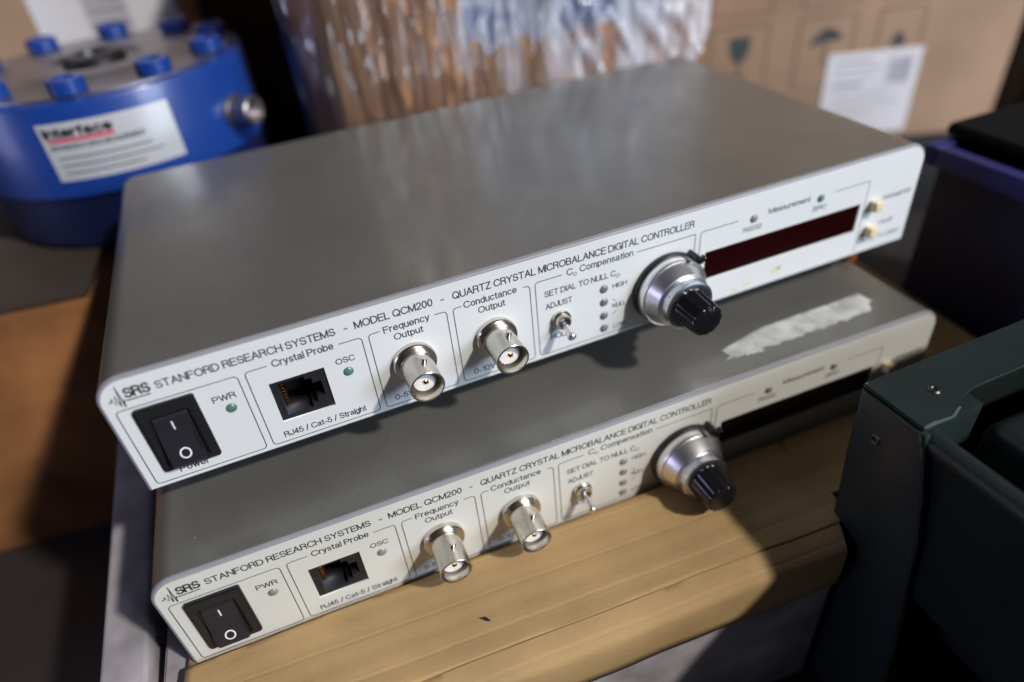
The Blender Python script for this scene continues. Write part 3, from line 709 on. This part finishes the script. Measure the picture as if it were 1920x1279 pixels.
for k in range(10):
    a = R(-24 - 36 * k)
    bt = link('bolt', lt([(p * mm, q_ * mm) for p, q_ in ((5.4, 60.9), (5.7, 61.4), (5.7, 65.6), (5.2, 66.4), (3.5, 66.5), (3.3, 63.8), (3.2, 63.7))], n=28, axis='z', origin=(43 * mm * math.cos(a), 43 * mm * math.sin(a), 0)), M['blue'], lc, 30)
def wrap_patch(a0, a1, z0, z1, r, n=24, slant=0):
    bm = bmesh.new(); cols = []
    for i in range(n + 1):
        a = R(a0 + (a1 - a0) * i / n)
        cols.append((bm.verts.new((r * math.cos(a), r * math.sin(a), z0)), bm.verts.new((r * math.cos(a), r * math.sin(a), z1))))
    for c0, c1 in zip(cols[:-1], cols[1:]): bm.faces.new((c0[0], c1[0], c1[1], c0[1]))
    return bm
st = link('sticker', wrap_patch(-109.5, -64.5, 31 * mm, 53.3 * mm, (RL + .08) * mm), M['label_silver'], lc, 60)
link('red_line', wrap_patch(-107.5, -85, 46.0 * mm, 47.4 * mm, (RL + .14) * mm), M['label_red'], st, 60)
bm = bmesh.new()
text_bm(bm, 'Interface', 0, 48.2 * mm, 3.0 * mm, 20 * mm, 0, .12)
text_bm(bm, 'ADVANCED FORCE MEASUREMENT', 0, 43.4 * mm, 1.5 * mm, 29 * mm, 0, 0)
for zz, w_ in ((40, 30), (37, 33), (34, 26)):
    stroke(bm, [(1 * mm, zz * mm), (w_ * mm, zz * mm)], .5 * mm, 0)
bmesh.ops.subdivide_edges(bm, edges=[e_ for e_ in bm.edges if e_.calc_length() > 3 * mm], cuts=10)
for v_ in bm.verts:
    a = R(-107.5) + v_.co.x / (RL * mm); rr = (RL + .2) * mm
    v_.co.x, v_.co.y = rr * math.cos(a), rr * math.sin(a)
link('lettering', bm, M['logo'], st)
# side connector
bm = lt([(a * mm, b * mm) for a, b in ((7.0, -3), (7.0, 1.4), (5.6, 1.6), (5.4, 3), (6.0, 3.2), (6.0, 8.5), (5.5, 9.1), (4.9, 9.1), (4.7, 6))], n=36, axis='z')
dr = Vector((math.cos(R(-36)), math.sin(R(-36)), 0))
bm.transform(Matrix.Translation(dr * (RL - .5) * mm + Vector((0, 0, 38.5 * mm))) @ dr.to_track_quat('Z', 'Y').to_matrix().to_4x4())
link('socket', bm, M['steel'], lc, 35)

# ================================================================ box with barcode sheet behind the load cell
tb = empty('cardboard_box', (-30 * mm, 353 * mm, -125 * mm), R(-4)); tag(tb, 'upright cardboard box with a white barcode sheet behind the blue sensor', 'cardboard box')
link('body', bx(-90 * mm, 70 * mm, 0, 150 * mm, 0, 290 * mm, bev=1.5 * mm), M['kraft_box'], tb, 40)
sh = link('paper_sheet', bx(-14 * mm, 64 * mm, -.8 * mm, -.2 * mm, 165 * mm, 270 * mm), M['paper'], tb)
bm = bmesh.new()
zz = 178.0
while zz < 232:
    h = random.choice((.5, .8, 1.3)); stroke(bm, [(14 * mm, zz * mm), (37 * mm, (zz) * mm)], h * mm, -.9 * mm); zz += h + random.choice((.7, 1.0, 1.5))
link('barcode', bm, M['paper_ink'], sh)
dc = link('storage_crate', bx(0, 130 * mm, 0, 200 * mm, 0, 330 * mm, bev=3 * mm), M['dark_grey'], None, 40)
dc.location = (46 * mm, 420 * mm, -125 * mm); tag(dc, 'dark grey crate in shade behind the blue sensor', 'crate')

# ================================================================ shrink-wrapped box
wb = empty('wrapped_box', (94 * mm, 165 * mm, -125 * mm)); tag(wb, 'cardboard box in clear crinkled shrink wrap right behind the upper instrument', 'cardboard box')
link('body', bx(0, 176 * mm, 0, 150 * mm, 0, 285 * mm, bev=2 * mm), M['kraft_wrap'], wb, 40)
bp_ = bmesh.new()
top_ = [bp_.verts.new(((62 + 108 * k / 30) * mm, -.15 * mm, 262 * mm)) for k in range(31)]
bot_ = [bp_.verts.new(((62 + 108 * k / 30 + 3 * noise.noise(Vector((k * .7, 2, 0)))) * mm, -.15 * mm, (176 + 9 * noise.noise(Vector((k * .45, 0, 0)))) * mm)) for k in range(31)]
for k in range(30): bp_.faces.new((top_[k], top_[k + 1], bot_[k + 1], bot_[k]))
link('blue_print', bp_, M['blue_print'], wb)
bm = bmesh.new(); NXF, NZF = 200, 90; rows = []
for j in range(NZF + 1):
    z = 118 + (300 - 118) * j / NZF; row = []
    for i in range(NXF + 1):
        u_ = i / NXF; x = -16 + 222 * u_
        # film hugs the front and balloons loosely at its right and left ends
        y_ = -3.2 - 2.6 * abs(noise.noise(Vector((x * .10, z * .012, 0)))) * 1.6 - 1.3 * noise.noise(Vector((x * .33, z * .035, 3))) - .5 * noise.noise(Vector((x * .9, z * .2, 7)))
        y_ -= 2.2 * max(0, noise.noise(Vector(((x + z * .55) * .11, (x - z) * .02, 9)))) * (1 + (2.2 if x > 110 and z < 190 else 0))
        if x > 168: y_ += (x - 168) ** 2 * .012
        if x < 4: y_ += (4 - x) ** 2 * .05
        zz = z
        if x > 150: zz = z + (x - 150) * .75 * max(0, 1 - (z - 118) / 150)
        zz += 2.0 * noise.noise(Vector((x * .08, 1, 1))) * (1 if j < 8 else .3)
        row.append(bm.verts.new((x * mm, y_ * mm, zz * mm)))
    rows.append(row)
for a, b in zip(rows[:-1], rows[1:]):
    for i in range(NXF): bm.faces.new((a[i], a[i + 1], b[i + 1], b[i]))
link('film', bm, M['film'], wb, 180)

# ================================================================ printed cardboard box (pictograms)
pb = empty('cardboard_box', (393.6 * mm, 200 * mm, -63 * mm), R(-20)); tag(pb, 'large cardboard box printed with handling symbols and a white label at right', 'cardboard box')
link('body', bx(-118 * mm, 136 * mm, 0, 170 * mm, 0, 240 * mm, bev=2.5 * mm), M['kraft_box'], pb, 40)
O = 63.0
bm = bmesh.new(); yy = -.15 * mm
def fr(x0, x1, z0, z1, w=.9): stroke(bm, [(a * mm, (b + O) * mm) for a, b in ((x0, z1), (x1, z1), (x1, z0), (x0, z0), (x0, z1 + .01))], w * mm, yy)
fr(-62, -26, -22, 20.5); fr(-6.5, 28.5, -22, 21.2); fr(44, 72, -22, 22)
fr(-62, -26, 27, 68); fr(-6.5, 28.5, 27, 68); fr(44, 72, 27, 68)
link('printed_frames', bm, M['box_line'], pb)
def picto(name, polys):
    bm = bmesh.new()
    for p in polys: bm.faces.new([bm.verts.new((a * mm, -.2 * mm, (b + O) * mm)) for a, b in p])
    link(name, bm, M['pictogram'], pb)
picto('glass_symbol', [[(-50, 14), (-37, 14), (-37.5, 5), (-40, 0), (-43, -2.7), (-46.5, 0), (-49.5, 5)], [(-43.8, -2.7), (-42.6, -2.7), (-42.6, -10), (-43.8, -10)], [(-47, -10), (-39, -10), (-39, -11.5), (-47, -11.5)]])
picto('umbrella_symbol', [[(1, 3.5), (3, 8), (6.5, 12), (11, 14.6), (16, 13), (20, 10), (21.8, 7), (17, 6.4), (11, 6.6), (6, 5)], [(11, 6.6), (12, 6.6), (12, -8), (11, -8)]])
picto('arrow_symbol', [[(52, 0), (64, 0), (58, 9)], [(56.5, 0), (59.5, 0), (59.5, -9), (56.5, -9)]])
lbm = bx(15 * mm, 76 * mm, -.7 * mm, -.25 * mm, (O - 57) * mm, (O - 2.4) * mm)
ll = link('label_sheet', lbm, M['paper'], pb)
bm = bmesh.new()
for zz, a, b, w in ((-8, 20, 44, 1.0), (-13, 20, 52, .6), (-17, 20, 46, .6), (-23, 20, 40, 1.4), (-30, 22, 60, .5), (-36, 22, 66, .5), (-42, 22, 50, .5)):
    stroke(bm, [(a * mm, (zz + O) * mm), (b * mm, (zz + O) * mm)], w * mm, -.8 * mm)
for k in range(9): stroke(bm, [((56 + k * 1.7) * mm, (O - 8) * mm), ((56 + k * 1.7) * mm, (O - 24) * mm)], random.choice((.5, .9)) * mm, -.8 * mm)
link('label_print', bm, M['paper_ink'], ll)
pl_ = link('storage_crate', bx(-112 * mm, 130 * mm, 5 * mm, 165 * mm, 0, 62 * mm, bev=2 * mm), M['black'], None, 40)
pl_.location = (393.6 * mm, 200 * mm, -125 * mm); pl_.rotation_euler = (0, 0, R(-20)); tag(pl_, 'low black crate carrying the cardboard box with printed symbols', 'crate')

# ================================================================ navy bin at right
nb = empty('storage_bin', (303 * mm, -155 * mm, -125 * mm)); tag(nb, 'open dark navy plastic bin to the right of the instruments', 'bin')
bm = bmesh.new()
w_, l_, h_, tk = 190 * mm, 180 * mm, 141.5 * mm, 3 * mm
a = R(0)
box(bm, 0, w_, 0, l_, 0, tk); 
box(bm, 0, tk, 0, l_, tk, h_, .8 * mm); box(bm, w_ - tk, w_, 0, l_, tk, h_, .8 * mm)
box(bm, tk, w_ - tk, 0, tk, tk, h_); box(bm, tk, w_ - tk, l_ - tk, l_, tk, h_)
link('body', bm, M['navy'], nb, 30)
bm = bmesh.new()
for q_ in ((-5, w_ / mm + 5, -5, 1.0), (-5, w_ / mm + 5, l_ / mm - 1.0, l_ / mm + 5)): box(bm, q_[0] * mm, q_[1] * mm, q_[2] * mm, q_[3] * mm, h_ - 7 * mm, h_ + 1 * mm, 1 * mm)
for q_ in ((-5, 1), (w_ / mm - 1, w_ / mm + 5)): box(bm, q_[0] * mm, q_[1] * mm, 1.0 * mm, l_ - 1.0 * mm, h_ - 7 * mm, h_ + 1 * mm, 1 * mm)
link('rim', bm, M['navy_lit'], nb, 30)

bm = bx(4 * mm, 186 * mm, 4 * mm, 174 * mm, 4 * mm, 139 * mm, bev=6 * mm, seg=4)
box(bm, 7 * mm, 196 * mm, 4 * mm, 187 * mm, 142.8 * mm, 147.5 * mm, 2 * mm, 3)
bg_ = link('bin_shade_fill', bm, M['bin_shade_black'], None, 60)  # black mass put in so that the bin's inside looks shaded
for v_ in bg_.data.vertices: v_.co += Vector((0, 0, 2 * mm * abs(noise.noise(v_.co * 40))))
bg_.location = nb.location; tag(bg_, 'black bag added for the shaded inside of the open navy bin at the right edge', 'filler')
rc = link('storage_crate', bx(0, 200 * mm, 0, 200 * mm, 0, 420 * mm, bev=4 * mm), M['black'], None, 40)
rc.location = (536 * mm, 140 * mm, -125 * mm); tag(rc, 'tall black crate at the far right beside the box with printed symbols', 'crate')
# ================================================================ green metal cabinet frame
ge = empty('metal_frame', (184.3 * mm, -55.0 * mm, -119.9 * mm)); ge.scale = (.98, .98, .98); tag(ge, 'dark green enamelled steel cabinet frame with chipped corner in the right foreground', 'metal frame')
H0 = 125.0
# corner post: outer skin as an extruded outline leaning slightly forward
bm = bmesh.new()
lv = [(-0.0, 0.0, -21.5, 0.0, 1.2), (-.1, -.8, -22.4, 0, 1.2), (-14, -1.2, -26.2, 0, 1.2), (-20, -1.4, -28.0, 0, 1.2), (-24, -1.6, -28.6, 0, 1.2), (-34, -2.4, -31.0, 0, 1.2), (-70, -4.5, -35.5, 0, 1.2), (-125, -7.5, -41, 0, 1.2), (-130, -7.8, -41.4, 0, 1.2)]
rings = []
for (z, yb, yf, x, th) in lv:
    i_ = 1.2 if z == 0 else 0
    pts = [(x + 24, yb - (0.6 if z == 0 else 0)), (x + 3 + i_, yb - (0.6 if z == 0 else 0)), (x + .8 + i_, yb - .8), (x + i_ * .9, yb - 3), (x + i_ * .9, yf + 1), (x + .6 + i_, yf), (x + 2.2, yf), (x + 2.2, yb - 3.4), (x + 24, yb - 3.4)]
    rings.append([bm.verts.new((a * mm, b * mm, (z + H0) * mm)) for a, b in pts])
n = len(rings[0])
for a, b in zip(rings[:-1], rings[1:]):
    for i in range(n): bm.faces.new((a[i], a[(i + 1) % n], b[(i + 1) % n], b[i]))
bm.faces.new(rings[0]); bm.faces.new(list(reversed(rings[-1])))
link('corner_post', bm, M['green_metal'], ge, 35)
# top flange, L shaped at the corner
def poly_prism(pts, z0, z1, bev=0):
    bm = bmesh.new()
    a = [bm.verts.new((x * mm, y * mm, z0 * mm)) for x, y in pts]; b = [bm.verts.new((x * mm, y * mm, z1 * mm)) for x, y in pts]
    bm.faces.new(a); bm.faces.new(list(reversed(b))); n = len(pts)
    for i in range(n): bm.faces.new((a[i], b[i], b[(i + 1) % n], a[(i + 1) % n]))
    if bev: bmesh.ops.bevel(bm, geom=[e for e in bm.edges], offset=bev * mm, segments=2, affect='EDGES')
    return bm
link('top_flange', poly_prism([(1.0, -1.0), (240, -1.0), (240, -15.5), (25, -15.5), (19, -16.5), (15.5, -19.5), (11, -21.5), (1.0, -21.3)], H0 + .02, H0 + 1.1, .3), M['green_metal'], ge, 40)
link('back_panel', bx(19 * mm, 240 * mm, -2.6 * mm, -1.2 * mm, 20 * mm, (H0 - .1) * mm), M['green_metal'], ge)
# side rail with a rolled top lip
bm = bmesh.new(); prof = [(6.4, H0 - 2.2)] + [(4.2 + 3.0 * math.cos(R(t_)) , H0 - 3.6 + 3.0 * math.sin(R(t_))) for t_ in range(60, 181, 15)] + [(2.6, H0 - 7), (3.6, H0 - 8.2), (3.6, H0 - 58), (4.8, H0 - 60), (6.0, H0 - 58), (6.0, H0 - 8)]
va = [bm.verts.new((x * mm, -17.6 * mm, z * mm)) for x, z in prof]; vb = [bm.verts.new((x * mm, -165 * mm, z * mm)) for x, z in prof]
bm.faces.new(va); bm.faces.new(list(reversed(vb)))
for i in range(len(prof)): bm.faces.new((va[i], vb[i], vb[(i + 1) % len(prof)], va[(i + 1) % len(prof)]))
link('side_rail', bm, M['green_metal'], ge, 50)
link('leak_block', bx(2.6 * mm, 23 * mm, -20.4 * mm, -3.8 * mm, (H0 - 14) * mm, (H0 - .3) * mm), M['green_metal'], ge)  # added block that keeps light from leaking through the frame corner
link('inner_tray', bx(24 * mm, 236 * mm, -165 * mm, -21 * mm, 30 * mm, (H0 - 7) * mm, bev=5 * mm, seg=4), M['green_metal'], ge, 40)
link('front_leg', bx(3 * mm, 30 * mm, -175 * mm, -165.2 * mm, -5.1 * mm, (H0 - 6) * mm), M['green_metal'], ge)
for nm_, cpt, dr in (('rivet', (15, -11.8, H0 + 1.1), (0, 0, 1)), ('rivet', (0, -10.5, H0 - 12), (-1, 0, 0))):
    bm = lt([(a * mm, b * mm) for a, b in ((1.7, -.3), (1.7, .1), (1.2, .45), (.9, .35), (.7, -.1))], n=20, axis='z')
    bm.transform(Matrix.Translation(Vector(cpt) * mm) @ Vector(dr).to_track_quat('Z', 'Y').to_matrix().to_4x4())
    link(nm_, bm, M['dark_steel'], ge, 50)
bm = bmesh.new()
for poly in ([(-.12, -20.9, -.4), (-.12, -21.9, -1.0), (-.12, -24.0, -7.6), (-.12, -23.2, -4.2)], ):
    bm.faces.new([bm.verts.new((a * mm, b * mm, (c_ + H0) * mm)) for a, b, c_ in poly])
for poly in ([(1.2, -21.4), (11, -21.6), (15.6, -19.6), (15.2, -19.2), (10.6, -21.0), (5, -20.4), (1.4, -20.7)], [(1.3, -1.4), (2.6, -1.3), (1.8, -2.2)]):
    bm.faces.new([bm.verts.new((a * mm, b * mm, (1.16 + H0) * mm)) for a, b in poly])
link('paint_chip', bm, M['chip'], ge)
